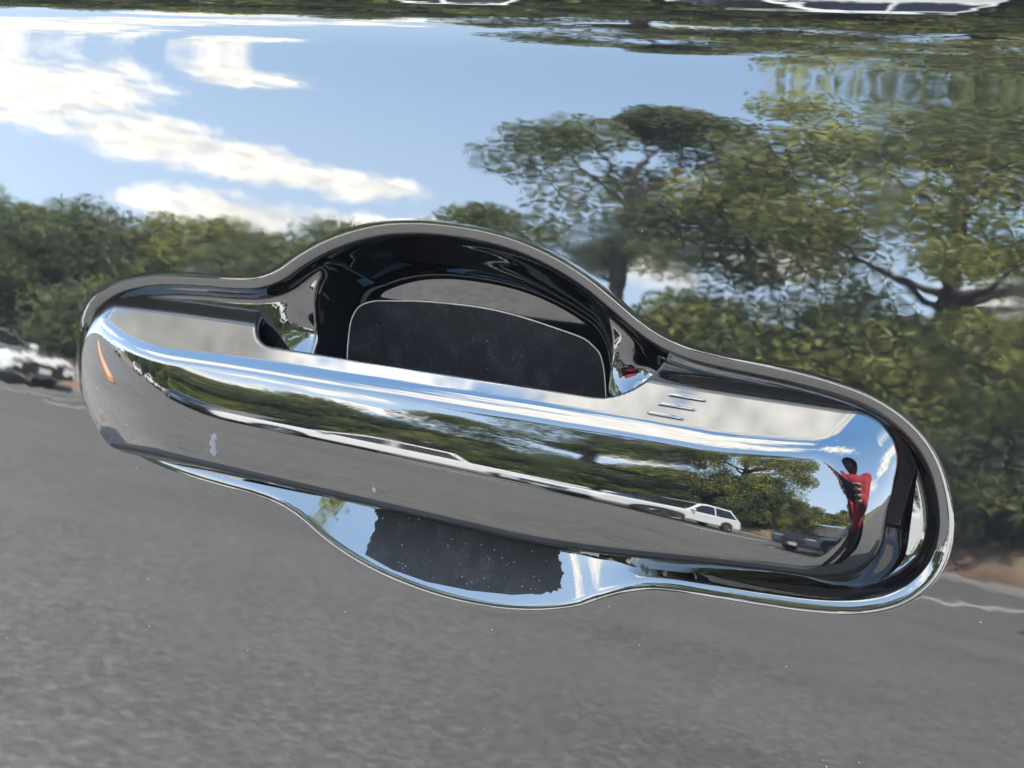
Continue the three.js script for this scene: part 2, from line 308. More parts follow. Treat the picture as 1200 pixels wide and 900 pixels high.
// ---------------------------------------------------------------- the handle
const SLOT_W = 0.6;
function handleField(u, v, w) {
  const vh = -21 + 10 * ss(-85, -145, u);
  let wf = 11 - (v - vh) * (v - vh) / ((v > vh ? 205 : 140) + 90 * ss(30, 90, u));
  if (u > 56) wf -= (u - 56) ** 2 / 425;
  if (u < -108) wf -= (u + 108) ** 2 / 230;
  const front = (w - wf) * 0.94;
  const top = ((v - (-5 + 0.018 * u)) + (w - 10) * 0.95) * 0.725;
  const vb = -38.6 + 10 * ss(5, 125, u);
  const bottom = (vb + (w - 8) * 0.45 - v) * 0.91;
  const right = (u - 102.6 + w * 0.5) * 0.894;
  const left = (-155.5 + (w - 4) * 0.3 - u) * 0.958;
  let f = rmax(Math.max(left, right), Math.max(top, bottom), 12.5);
  f = rmax(f, front, lerp(1.9, 4.4, ss(84, 97, u)));
  f = Math.max(f, -13 - w);
  const hole = rmax(Math.max(-90 - u, u - 39), w - 3.2, 13);
  f = smax(f, -hole, 1.6);
  // three short finger grooves in the top of the right end
  for (let i = 0; i < 3; i++) {
    const a = u - (49.5 - i * 1.6), q = (v + 0.9 * i * 2.6 - 3.6) * 0.69 - (w - SLOT_W - i * 2.4) * 0.725 + a * 0.02, n = ((v - (-5 + 0.018 * u)) + (w - 10) * 0.95) * 0.725;
    f = smax(f, 0.42 - Math.hypot(Math.max(Math.abs(a) - 4, 0) * 0.4, q, n - 0.29), 0.2);
  }
  return f;
}
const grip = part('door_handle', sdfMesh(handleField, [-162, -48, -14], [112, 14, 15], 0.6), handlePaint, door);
{ // a dried white fleck and a crumb of brown leaf on the front of the handle
  reseed(61);
  const fleck = (u, v, n, sx, sy) => { const gs = []; for (let i = 0; i < n; i++) { const g = new THREE.IcosahedronGeometry(1, 2), p = g.attributes.position, x = u + rr(-sx, sx) * 0.5, y = v + rr(-sy, sy); for (let k = 0; k < p.count; k++) { const q = 1 + 0.5 * fbm(p.getX(k) * 1.5 + i, p.getY(k) * 1.5, p.getZ(k) * 1.5, 2); p.setXYZ(k, p.getX(k) * q, p.getY(k) * q, p.getZ(k) * q); } const r = rr(0.25, 0.7); let w = 14; while (w > -5 && handleField(x, y, w) > 0) w -= 0.02; g.scale(r, r * 1.5, 0.16).translate(x, y, w); g.computeVertexNormals(); gs.push(g.scale(mm, mm, mm)); } return mergeGeometries(gs); };
  part('white_fleck', fleck(-90.5, -31, 34, 1.5, 3.0), std([0.1, 0.1, 0.095], 0.9), grip);
  part('leaf_crumb', fleck(-33, -33.5, 3, 1.6, 0.3), std([0.16, 0.09, 0.045], 0.9), grip);
}
{ // dust lying on the paint
  reseed(71);
  const spots = [];
  while (spots.length < 60) { const u = rr(-200, 140), v = rr(-150, 100); if (insideDistance(u, v) < -1) spots.push([u, v, panelW(v), rr(0.04, 0.11)]); }
  while (spots.length < 240) { const u = rr(-64, 21), v = rr(-60, 18); if (filmInside(u, v) > 1 && (v < -36 || v > -5)) spots.push([u, v, recessW(u, v) + 0.15, rr(0.03, 0.08) * (v < -36 ? 1.3 : 0.7)]); }
  while (spots.length < 330) { const u = rr(-150, 104), v = rr(-40, 12); if (handleField(u, v, -9) > -0.2 || (u > -88 && u < 36 && v > -3)) continue; let w = 14; while (w > -9 && handleField(u, v, w) > 0) w -= 0.03; if (w > -9) spots.push([u, v, w, rr(0.03, 0.07)]); }
  const g = new THREE.IcosahedronGeometry(1, 1), dust = new THREE.InstancedMesh(g, std([0.42, 0.40, 0.37], 1), spots.length), m = new THREE.Matrix4();
  spots.forEach(([u, v, w, r], i) => dust.setMatrixAt(i, m.makeScale(r * mm * rr(0.7, 1.5), r * mm * rr(0.7, 1.5), r * mm * 0.5).setPosition(u * mm, v * mm, w * mm)));
  dust.name = 'dust_specks'; dust.userData.kind = 'stuff'; door.add(dust);
}
{ // the rest of the car: glass above the door, the body and the roof behind it
  const top = panelW(170), pane = new RoundedBoxGeometry(2.3, 0.5, 0.005, 2, 0.002), gl = part('window_glass', pane, std([0.01, 0.012, 0.012], 0.02, { ior: 1.52 }), door);
  gl.position.set(-0.1, 0.17 + 0.235, (top - 6) * mm - 0.07); gl.rotation.x = -0.24;
  part('window_seal', new RoundedBoxGeometry(1.04, 0.018, 0.02, 3, 0.007), trimBlack(), door).position.set(-0.1, 0.171, (top - 5) * mm);
  part('door_shell', new RoundedBoxGeometry(1.04, 0.58, 0.07, 2, 0.01), std([0.01, 0.01, 0.011], 0.5), door).position.set(-0.1, -0.13, -0.112);
  const tiltBack = new THREE.Quaternion().setFromAxisAngle(new THREE.Vector3(1, 0, 0), -TILT);
  door.rotation.x = 0;
  for (const c of door.children) { c.position.applyQuaternion(tiltBack); c.quaternion.premultiply(tiltBack); }
  part('body', new RoundedBoxGeometry(4.6, 0.75, 1.55, 4, 0.08), handlePaint, door).position.set(0.45, -0.3, -1.08);
  part('roof', new RoundedBoxGeometry(2.9, 0.72, 1.25, 5, 0.12), handlePaint, door).position.set(0.3, 0.42, -1.0);
  for (const [x, z] of [[-1.0, -0.45], [1.9, -0.45], [-1.0, -1.7], [1.9, -1.7]]) part('wheel', new THREE.TorusGeometry(0.25, 0.11, 12, 28), trimBlack(), door).position.set(x, -0.59, z);
}
// ---------------------------------------------------------------- the ground
const asphaltN = periodic(1024, 5, 6, 31), asphaltF = periodic(1024, 256, 2, 32), asphaltM = periodic(1024, 70, 2, 33);
const asphaltTex = noiseTexture(1024, (d, i, x, y) => { const k = y * 1024 + x, v = clamp(0.6 + 0.14 * asphaltN[k] + 0.04 * asphaltM[k] + 0.28 * asphaltF[k] + (asphaltF[k] > 0.55 ? 0.3 : 0)); d[i] = 255 * v; d[i + 1] = 255 * v * 0.985; d[i + 2] = 255 * v * 0.96; d[i + 3] = 255; }, 4, THREE.UnsignedByteType);
asphaltTex.colorSpace = THREE.NoColorSpace; asphaltTex.repeat.set(1 / 5, 1 / 5);
const asphalt = std([0.172, 0.162, 0.148], 0.9, { map: asphaltTex });
{
  const g = new THREE.PlaneGeometry(1200, 1200, 60, 60).rotateX(-Math.PI / 2), uv = g.attributes.uv, p = g.attributes.position;
  for (let i = 0; i < uv.count; i++) uv.setXY(i, p.getX(i), p.getZ(i));
  struct('asphalt', g, asphalt).position.y = GROUND;
}

const paintLine = std([0.7, 0.7, 0.68], 0.8);
for (let i = 0; i < 13; i++) {   // stall lines
  const g = new THREE.BoxGeometry(0.1, 0.006, 5.2); const m = part(numbered('stall_line'), g, paintLine, scene);
  m.position.set(-20 + i * 2.9, GROUND + 0.004, i < 5 ? 16.4 : 13.2); m.rotation.y = i < 5 ? 0.25 : 0.5; m.userData.kind = 'structure';
}
// the bank behind the parking row, rising to a green hillside on the right
const hill = (x, z) => {
  const e = z - 19.9; if (e <= 0) return 0;
  const rise = 0.9 * ss(0, 2.4, e) + 0.03 * e;
  const slope = ss(-8, 12, x) * (ss(4, 30, e) * 5.2);
  return (rise + slope + 0.28 * fbm(x * 0.22, z * 0.22, 4, 4) * ss(0, 4, e)) ;
};
{
  const g = new THREE.PlaneGeometry(260, 90, 420, 180).rotateX(-Math.PI / 2), p = g.attributes.position, c = [];
  for (let i = 0; i < p.count; i++) {
    const x = p.getX(i), z = p.getZ(i) + 64.9; p.setXYZ(i, x, hill(x, z) - 0.02, z);
    const n = fbm(x * 0.5, z * 0.5, 2, 4), grassy = ss(-0.05, 0.2, n + ss(22.5, 26, z) * 0.5 - 0.22 + 0.12 * fbm(x * 2, z * 2, 9, 2));
    const mulch = 1 + 0.9 * fbm(x * 2.6, z * 2.6, 5, 3);
    c.push(lerp(0.2, 0.11, grassy) * mulch, lerp(0.135, 0.135, grassy) * mulch, lerp(0.095, 0.04, grassy) * mulch);
  }
  g.setAttribute('color', new THREE.Float32BufferAttribute(c, 3)); g.computeVertexNormals();
  const soil = std([1, 1, 1], 0.95, { vertexColors: true });
  struct('hillside', g, soil).position.y = GROUND;
}
{
  const g = new RoundedBoxGeometry(130, 0.14, 0.16, 2, 0.02), m = part(numbered('kerb'), g, std([0.27, 0.26, 0.24], 0.85), scene);
  m.position.set(0, GROUND + 0.07, 19.8); m.userData.kind = 'structure';
}
{
  const t = thing('timber_edging', 'tan timber edging lying on the asphalt, mirrored at the left end of the handle', 'timber');
  for (let i = 0; i < 5; i++) part('timber', new RoundedBoxGeometry(2.3, 0.16, 0.2, 2, 0.02), std([0.46 + 0.03 * i, 0.29, 0.15], 0.8), t).position.set(i * 2.32, 0.08, 0);
  t.position.set(-15, GROUND, 2.9); t.rotation.y = 0.14;
}
// ---------------------------------------------------------------- trees
const leafMat = std([1, 1, 1], 0.55, { vertexColors: true, transmission: 0.32, side: THREE.DoubleSide, ior: 1.35 });
const barkMat = std([0.075, 0.06, 0.045], 0.9);
const C3 = (a, b, t) => [lerp(a[0], b[0], t), lerp(a[1], b[1], t), lerp(a[2], b[2], t)];
function leafGeometry(clumps, perClump, size, dark, light, droop = 0) {
  const P = [], C = [], index = [], q = new THREE.Quaternion(), a = new THREE.Vector3(), b = new THREE.Vector3(), o = new THREE.Vector3();
  for (const cl of clumps) for (let i = 0; i < perClump; i++) {
    const th = rnd() * 2 * Math.PI, cz = rr(-1, 1), sq = Math.sqrt(1 - cz * cz), rad = cl[3] * Math.pow(rnd(), 0.45);
    o.set(cl[0] + rad * sq * Math.cos(th), cl[1] + rad * cz * 0.75, cl[2] + rad * sq * Math.sin(th));
    q.set(rr(-1, 1), rr(-1, 1), rr(-1, 1), rr(-1, 1)).normalize();
    const s = size * rr(0.6, 1.35); a.set(s, 0, 0).applyQuaternion(q); b.set(0, 0, s * 0.42).applyQuaternion(q);
    if (droop) { a.y -= droop * s; }
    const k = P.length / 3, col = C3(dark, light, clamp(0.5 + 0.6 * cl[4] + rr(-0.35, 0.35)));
    P.push(o.x - a.x, o.y - a.y, o.z - a.z, o.x + b.x, o.y + b.y + s * 0.1, o.z + b.z, o.x + a.x, o.y + a.y, o.z + a.z, o.x - b.x, o.y - b.y + s * 0.1, o.z - b.z);
    for (let j = 0; j < 4; j++) C.push(...col);
    index.push(k, k + 1, k + 2, k, k + 2, k + 3);
  }
  const g = new THREE.BufferGeometry(); g.setAttribute('position', new THREE.Float32BufferAttribute(P, 3)); g.setAttribute('color', new THREE.Float32BufferAttribute(C, 3)); g.setIndex(index); g.computeVertexNormals();
  return g;
}
function limb(p, q, r0, r1, wob = 0.12) {
  const pts = []; for (let i = 0; i <= 5; i++) { const t = i / 5; pts.push(new THREE.Vector3(lerp(p[0], q[0], t) + (i % 5 ? rr(-wob, wob) : 0), lerp(p[1], q[1], t), lerp(p[2], q[2], t) + (i % 5 ? rr(-wob, wob) : 0))); }
  const curve = new THREE.CatmullRomCurve3(pts), g = new THREE.TubeGeometry(curve, 10, 1, 7, false), a = g.attributes.position, nr = 8;
  for (let i = 0; i <= 10; i++) { const c = curve.getPointAt(i / 10), r = lerp(r0, r1, i / 10); for (let j = 0; j < nr; j++) { const k = i * nr + j; a.setXYZ(k, c.x + (a.getX(k) - c.x) * r, c.y + (a.getY(k) - c.y) * r, c.z + (a.getZ(k) - c.z) * r); } }
  g.computeVertexNormals(); return g;
}
// crown within an ellipsoid: returns [crown, trunk] of a tree of height 1 unit = metres given
function makeTree(seed, H, rad, base, n, per, leaf, dark, light, gaps) {
  reseed(seed);
  const clumps = [], wood = [limb([0, -0.2, 0], [rr(-0.3, 0.3), H * 0.72, rr(-0.3, 0.3)], 0.035 * H * 0.8, 0.02)];
  for (let i = 0; i < n; i++) {
    const th = rnd() * 2 * Math.PI, y = Math.pow(rnd(), 0.8), ring = Math.sqrt(Math.max(0.03, 1 - Math.pow(2 * y - 0.85, 2) * 0.78)), rad2 = rad * ring * Math.pow(rr(0.15, 1), 0.5);
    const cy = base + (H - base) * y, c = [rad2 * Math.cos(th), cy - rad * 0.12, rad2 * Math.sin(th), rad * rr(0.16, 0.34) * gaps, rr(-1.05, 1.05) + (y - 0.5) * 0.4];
    clumps.push(c);
    if (i % 4 === 0) wood.push(limb([0, Math.min(cy * 0.75, H * 0.6), 0], [c[0] * 0.9, c[1], c[2] * 0.9], 0.012 * H * 0.6, 0.012, 0.2));
  }
  return [leafGeometry(clumps, per, leaf, dark, light), mergeGeometries(wood)];
}
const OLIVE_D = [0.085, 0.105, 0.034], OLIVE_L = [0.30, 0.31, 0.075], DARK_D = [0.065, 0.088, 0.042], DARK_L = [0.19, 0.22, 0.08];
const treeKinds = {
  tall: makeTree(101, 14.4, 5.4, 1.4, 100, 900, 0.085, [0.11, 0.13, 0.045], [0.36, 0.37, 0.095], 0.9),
  loose: makeTree(102, 9.6, 3.3, 2.6, 40, 760, 0.075, OLIVE_D, DARK_L, 0.95),
  round: makeTree(103, 4.9, 2.9, 0.4, 60, 460, 0.08, DARK_D, DARK_L, 1.15),
  bushy: makeTree(104, 4.6, 2.4, 0.3, 50, 430, 0.08, DARK_D, OLIVE_L, 1.15),
  shrub: makeTree(105, 2.0, 1.5, 0.1, 26, 150, 0.10, OLIVE_D, OLIVE_L, 1.2),
};
function tree(kind, name, x, z, scale, turn, label, group, category = 'tree') {
  const t = thing(name, label, category, group), [crown, trunk] = treeKinds[kind];
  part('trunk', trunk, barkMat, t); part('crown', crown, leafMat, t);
  t.position.set(x, GROUND + hill(x, z) - 0.05, z); t.rotation.y = turn; t.scale.setScalar(scale);
  return t;
}
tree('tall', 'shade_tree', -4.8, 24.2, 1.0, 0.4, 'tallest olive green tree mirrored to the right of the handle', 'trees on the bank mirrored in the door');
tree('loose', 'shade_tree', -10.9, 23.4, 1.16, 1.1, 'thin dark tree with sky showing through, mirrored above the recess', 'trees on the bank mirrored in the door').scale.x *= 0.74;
const row = [[-36, 24, 'round', 1.1], [-32, 25, 'bushy', 1.15], [-29.5, 23, 'round', 1.05], [-26.8, 24.5, 'bushy', 1.1], [-24.6, 23.2, 'round', 1.0], [-21.2, 24, 'bushy', 1.12], [-19.6, 26, 'round', 1.1], [-17.2, 24.2, 'round', 1.06], [-15.2, 26, 'bushy', 0.95], [-12.8, 22.6, 'bushy', 0.75], [-10.2, 22.4, 'round', 0.7], [-10.4, 27, 'round', 1.0], [-6, 27.4, 'bushy', 1.0], [-3.8, 26.2, 'round', 0.9], [-1.2, 27, 'bushy', 0.8], [-5.6, 22.3, 'bushy', 1.0], [-3.4, 22, 'bushy', 1.05], [-8, 30, 'round', 1.1], [-41, 26, 'round', 1.2], [-47, 28, 'bushy', 1.3], [-54, 30, 'round', 1.4]];
const words = ['first', 'second', 'third', 'fourth', 'fifth', 'sixth', 'seventh', 'eighth', 'ninth', 'tenth', 'eleventh', 'twelfth', 'thirteenth', 'fourteenth', 'fifteenth', 'sixteenth', 'seventeenth', 'eighteenth', 'nineteenth', 'twentieth', 'twenty-first'];
row.sort((a, b) => a[0] - b[0]);
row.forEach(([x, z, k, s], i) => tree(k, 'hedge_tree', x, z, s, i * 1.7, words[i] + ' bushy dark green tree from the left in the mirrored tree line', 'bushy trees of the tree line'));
reseed(9);
for (let i = 0; i < 26; i++) { const x = -30 + i * 2.1 + rr(-0.6, 0.6), z = rr(21.8, 24); tree('shrub', 'bank_shrub', x, z, rr(0.6, 1.2), rnd() * 6, 'low olive green shrub on the bank behind the parked cars', 'shrubs on the bank', 'shrub'); }
for (let i = 0; i < 40; i++) { const z = rr(27, 48), x = rr(-2, 34) ; tree('shrub', 'hill_shrub', x, z, rr(0.8, 1.8), rnd() * 6, 'olive green shrub growing on the hillside', 'shrubs on the hillside', 'shrub'); }
[[14, 58, 'round', 1.0], [19, 60, 'round', 1.2], [25, 58, 'bushy', 1.1], [32, 56, 'round', 1.2], [39, 52, 'bushy', 1.1], [24, 30, 'round', 1.0], [30, 33, 'bushy', 1.2]].sort((a, b) => a[0] / a[1] - b[0] / b[1]).forEach(([x, z, k, s], i) => tree(k, 'ridge_tree', x, z, s, i, words[i] + ' dark tree from the left along the top of the hillside', 'trees on top of the hillside'));

// ---------------------------------------------------------------- parked cars
const rubber = std([0.02, 0.02, 0.02], 0.85), alloy = std([0.5, 0.5, 0.5], 0.3, { metalness: 1 }), glass = std([0.01, 0.012, 0.014], 0.03, { ior: 1.6 }), lampMat = std([0.75, 0.75, 0.75], 0.1, { metalness: 0.6 }), redLamp = std([0.4, 0.02, 0.02], 0.2), trimMat = std([0.02, 0.02, 0.02], 0.5), plateMat = std([0.7, 0.7, 0.66], 0.5);
const wheelGeo = (() => {
  const tyre = new THREE.LatheGeometry([[0.2, -0.11], [0.31, -0.12], [0.345, -0.09], [0.35, 0], [0.345, 0.09], [0.31, 0.12], [0.2, 0.11]].map((p) => new THREE.Vector2(...p)), 28).rotateX(Math.PI / 2);
  const rim = [new THREE.CylinderGeometry(0.215, 0.215, 0.08, 24).rotateX(Math.PI / 2).translate(0, 0, 0), new THREE.TorusGeometry(0.205, 0.018, 6, 24).translate(0, 0, 0.1)];
  const spokes = []; for (let i = 0; i < 5; i++) spokes.push(new THREE.BoxGeometry(0.05, 0.2, 0.03).translate(0, 0.11, 0.09).rotateZ(i * Math.PI * 2 / 5));
  return [tyre, mergeGeometries([rim[1], ...spokes].map((g) => g.toNonIndexed())), rim[0]];
})();
function profile(pts, width, bevel, taper, y0) {
  const s = new THREE.Shape(); pts.forEach((p, i) => (i ? s.lineTo(p[0], p[1]) : s.moveTo(p[0], p[1])));
  const g = new THREE.ExtrudeGeometry(s, { depth: width - 2 * bevel, bevelEnabled: bevel > 0, bevelSize: bevel, bevelThickness: bevel, bevelOffset: -bevel, bevelSegments: 3, curveSegments: 10 }).translate(0, 0, -width / 2 + bevel);
  if (taper) { const p = g.attributes.position; for (let i = 0; i < p.count; i++) p.setZ(i, p.getZ(i) * (1 - taper * Math.max(0, p.getY(i) - y0))); g.computeVertexNormals(); }
  return g;
}
// x forward, y up, z to the car's right; the styles give the side outline of the body and of the cabin
const styles = {
  suv: { L: 4.7, W: 1.88, body: [[2.25, 0.32], [2.33, 0.5], [2.32, 0.78], [2.2, 0.98], [1.0, 1.08], [-2.15, 1.12], [-2.33, 0.95], [-2.34, 0.45], [-2.2, 0.3]], cabin: [[1.05, 1.05], [0.25, 1.62], [-0.2, 1.7], [-1.75, 1.66], [-2.2, 1.08]] },
  sedan: { L: 4.6, W: 1.8, body: [[2.2, 0.28], [2.3, 0.42], [2.26, 0.68], [2.05, 0.82], [0.95, 0.94], [-1.6, 0.98], [-2.2, 0.95], [-2.3, 0.6], [-2.2, 0.28]], cabin: [[1.0, 0.92], [0.1, 1.38], [-0.3, 1.44], [-0.95, 1.4], [-1.75, 0.97]] },
  pickup: { L: 5.5, W: 1.95, body: [[2.65, 0.4], [2.75, 0.6], [2.72, 0.95], [2.55, 1.1], [1.3, 1.18], [-2.7, 1.2], [-2.75, 0.6], [-2.65, 0.42]], cabin: [[1.35, 1.15], [0.55, 1.75], [0.2, 1.82], [-0.75, 1.8], [-1.0, 1.18]] },
  van: { L: 5.4, W: 1.98, body: [[2.6, 0.35], [2.7, 0.6], [2.62, 1.0], [2.3, 1.18], [1.9, 1.25], [-2.6, 1.25], [-2.7, 0.5], [-2.6, 0.35]], cabin: [[2.0, 1.22], [1.25, 2.05], [0.8, 2.2], [-2.4, 2.2], [-2.64, 1.25]] },
};
function makeCar(name, label, style, color, x, z, turn, group, rough = 0.12) {
  const t = thing(name, label, style === 'van' ? 'van' : style === 'pickup' ? 'pickup truck' : 'car', group), S = styles[style], body = std(color, rough, { clearcoat: 1, clearcoatRoughness: 0.03 });
  const wx = [S.L * 0.31, -S.L * 0.3], arch = 0.41, lower = [];
  // outline with the wheel arches cut in
  const pts = S.body.slice(); for (const cx of [wx[1], wx[0]]) for (let i = 0; i <= 8; i++) { const a = Math.PI - i * Math.PI / 8; pts.push([cx + Math.cos(a) * arch, 0.34 + Math.sin(a) * arch * 0.98]); }
  part('body', profile(pts, S.W, 0.09), body, t);
  const yb = S.cabin[0][1], yt = Math.max(...S.cabin.map((p) => p[1]));
  part('roof', profile(S.cabin, S.W * 0.97, 0.07, 0.26, yb), body, t);
  const mid = S.cabin.reduce((a, p) => [a[0] + p[0] / S.cabin.length, a[1] + p[1] / S.cabin.length], [0, 0]);
  const win = S.cabin.map((p) => [mid[0] + (p[0] - mid[0]) * 0.9, lerp(yb + 0.03, yt - 0.09, (p[1] - yb) / (yt - yb))]);
  const half = (lo, hi) => win.map((p) => [clamp(p[0], lo, hi), p[1]]);
  const x0 = Math.min(...win.map((p) => p[0])), x1 = Math.max(...win.map((p) => p[0])), cut = lerp(x0, x1, 0.47);
  part('side_window', profile(half(style === 'van' ? cut + 1 : cut + 0.04, 9), S.W * 0.97 + 0.02, 0, 0.26, yb), glass, t);
  if (style !== 'van') part('side_window', profile(half(-9, cut - 0.04), S.W * 0.97 + 0.02, 0, 0.26, yb), glass, t);
  const [f0, f1] = S.cabin, shield = (a, b, out) => { const w = S.W * 0.97, wa = w * 0.44, wb = w * 0.44 * (1 - 0.26 * (b[1] - yb)), g = new THREE.BufferGeometry(); const A = [lerp(a[0], b[0], 0.06) + out, lerp(a[1], b[1], 0.06) + 0.012], B = [lerp(a[0], b[0], 0.94) + out, lerp(a[1], b[1], 0.94) + 0.012]; g.setAttribute('position', new THREE.Float32BufferAttribute([A[0], A[1], -wa, A[0], A[1], wa, B[0], B[1], wb, B[0], B[1], -wb], 3)); g.setIndex([0, 1, 2, 0, 2, 3]); g.computeVertexNormals(); return g; };
  part('windscreen', shield(f0, f1, 0.012), glass, t);
  part('rear_window', shield(S.cabin[S.cabin.length - 1], S.cabin[S.cabin.length - 2], -0.012), glass, t);
  for (const cx of wx) for (const sd of [-1, 1]) { const w = part('wheel', wheelGeo[0], rubber, t); w.position.set(cx, 0.345, sd * (S.W / 2 - 0.12)); w.rotation.y = sd > 0 ? 0 : Math.PI; part('rim', wheelGeo[1], alloy, w); part('brake_disc', wheelGeo[2], trimMat, w); }
  const fx = Math.max(...S.body.map((p) => p[0])), hy = S.body[2][1] - 0.02;
  for (const sd of [-1, 1]) {
    part('headlight', new RoundedBoxGeometry(0.16, 0.13, 0.42, 2, 0.04), lampMat, t).position.set(fx - 0.09, hy, sd * (S.W / 2 - 0.32));
    part('tail_light', new RoundedBoxGeometry(0.12, 0.2, 0.26, 2, 0.04), redLamp, t).position.set(-fx + 0.05, hy + 0.06, sd * (S.W / 2 - 0.2));
    part('wing_mirror', new RoundedBoxGeometry(0.14, 0.15, 0.2, 2, 0.05), body, t).position.set(f0[0] - 0.3, yb + 0.12, sd * (S.W / 2 + 0.1));
    part('door_grip', new RoundedBoxGeometry(0.2, 0.03, 0.03, 2, 0.012), body, t).position.set(-0.1, yb - 0.14, sd * (S.W / 2 + 0.005));
  }
  part('grille', new RoundedBoxGeometry(0.08, 0.2, S.W * 0.5, 2, 0.03), trimMat, t).position.set(fx - 0.02, hy - 0.12, 0);
  part('bumper', new RoundedBoxGeometry(0.14, 0.16, S.W * 0.86, 2, 0.05), trimMat, t).position.set(fx - 0.05, 0.4, 0);
  part('licence_plate', new RoundedBoxGeometry(0.02, 0.15, 0.31, 2, 0.008), plateMat, t).position.set(fx + 0.03, 0.45, 0);
  t.position.set(x, GROUND, z); t.rotation.y = turn;
  return t;
}
const WHITE = [0.78, 0.78, 0.76], BLACK = [0.012, 0.013, 0.015], SILVER = [0.36, 0.37, 0.38], GREY = [0.11, 0.115, 0.12], NAVY = [0.02, 0.03, 0.07];
const g1 = 'cars parked in front of the bank', F = Math.PI / 2 + 0.3;
makeCar('parked_car', 'white sedan parked sideways at the left end of the mirrored row', 'sedan', WHITE, -22.6, 19.0, 0.06, g1);
makeCar('parked_car', 'silver car parked second from the left in the mirrored row', 'suv', SILVER, -15.2, 18.0, F - 0.3, g1);
makeCar('parked_car', 'black car parked between the silver car and the white pickup', 'suv', BLACK, -13.2, 17.0, F, g1);
makeCar('parked_pickup', 'white pickup truck parked next to the gap in the row', 'pickup', WHITE, -10.4, 16.6, F + 0.8, g1);
makeCar('parked_car', 'white car parked right of the gap under the tall tree', 'suv', WHITE, -4.75, 14.2, F + 0.25, g1);
makeCar('parked_car', 'black sport utility car parked beside the white car', 'suv', BLACK, 1.2, 12.4, F + 0.35, g1);
makeCar('parked_car', 'dark blue car parked between the black and the grey car', 'suv', NAVY, 4.0, 11.6, F + 0.35, g1);
makeCar('parked_car', 'dark grey car with silver bumper at the right of the row', 'suv', GREY, 6.7, 11.6, F + 0.2, g1);
makeCar('parked_car', 'silver sedan parked far off to the left', 'sedan', SILVER, -33, 13.5, 0.3, g1);
makeCar('parked_car', 'white sedan parked far left before the tree line', 'sedan', WHITE, -27.5, 17.5, 0.4, g1);

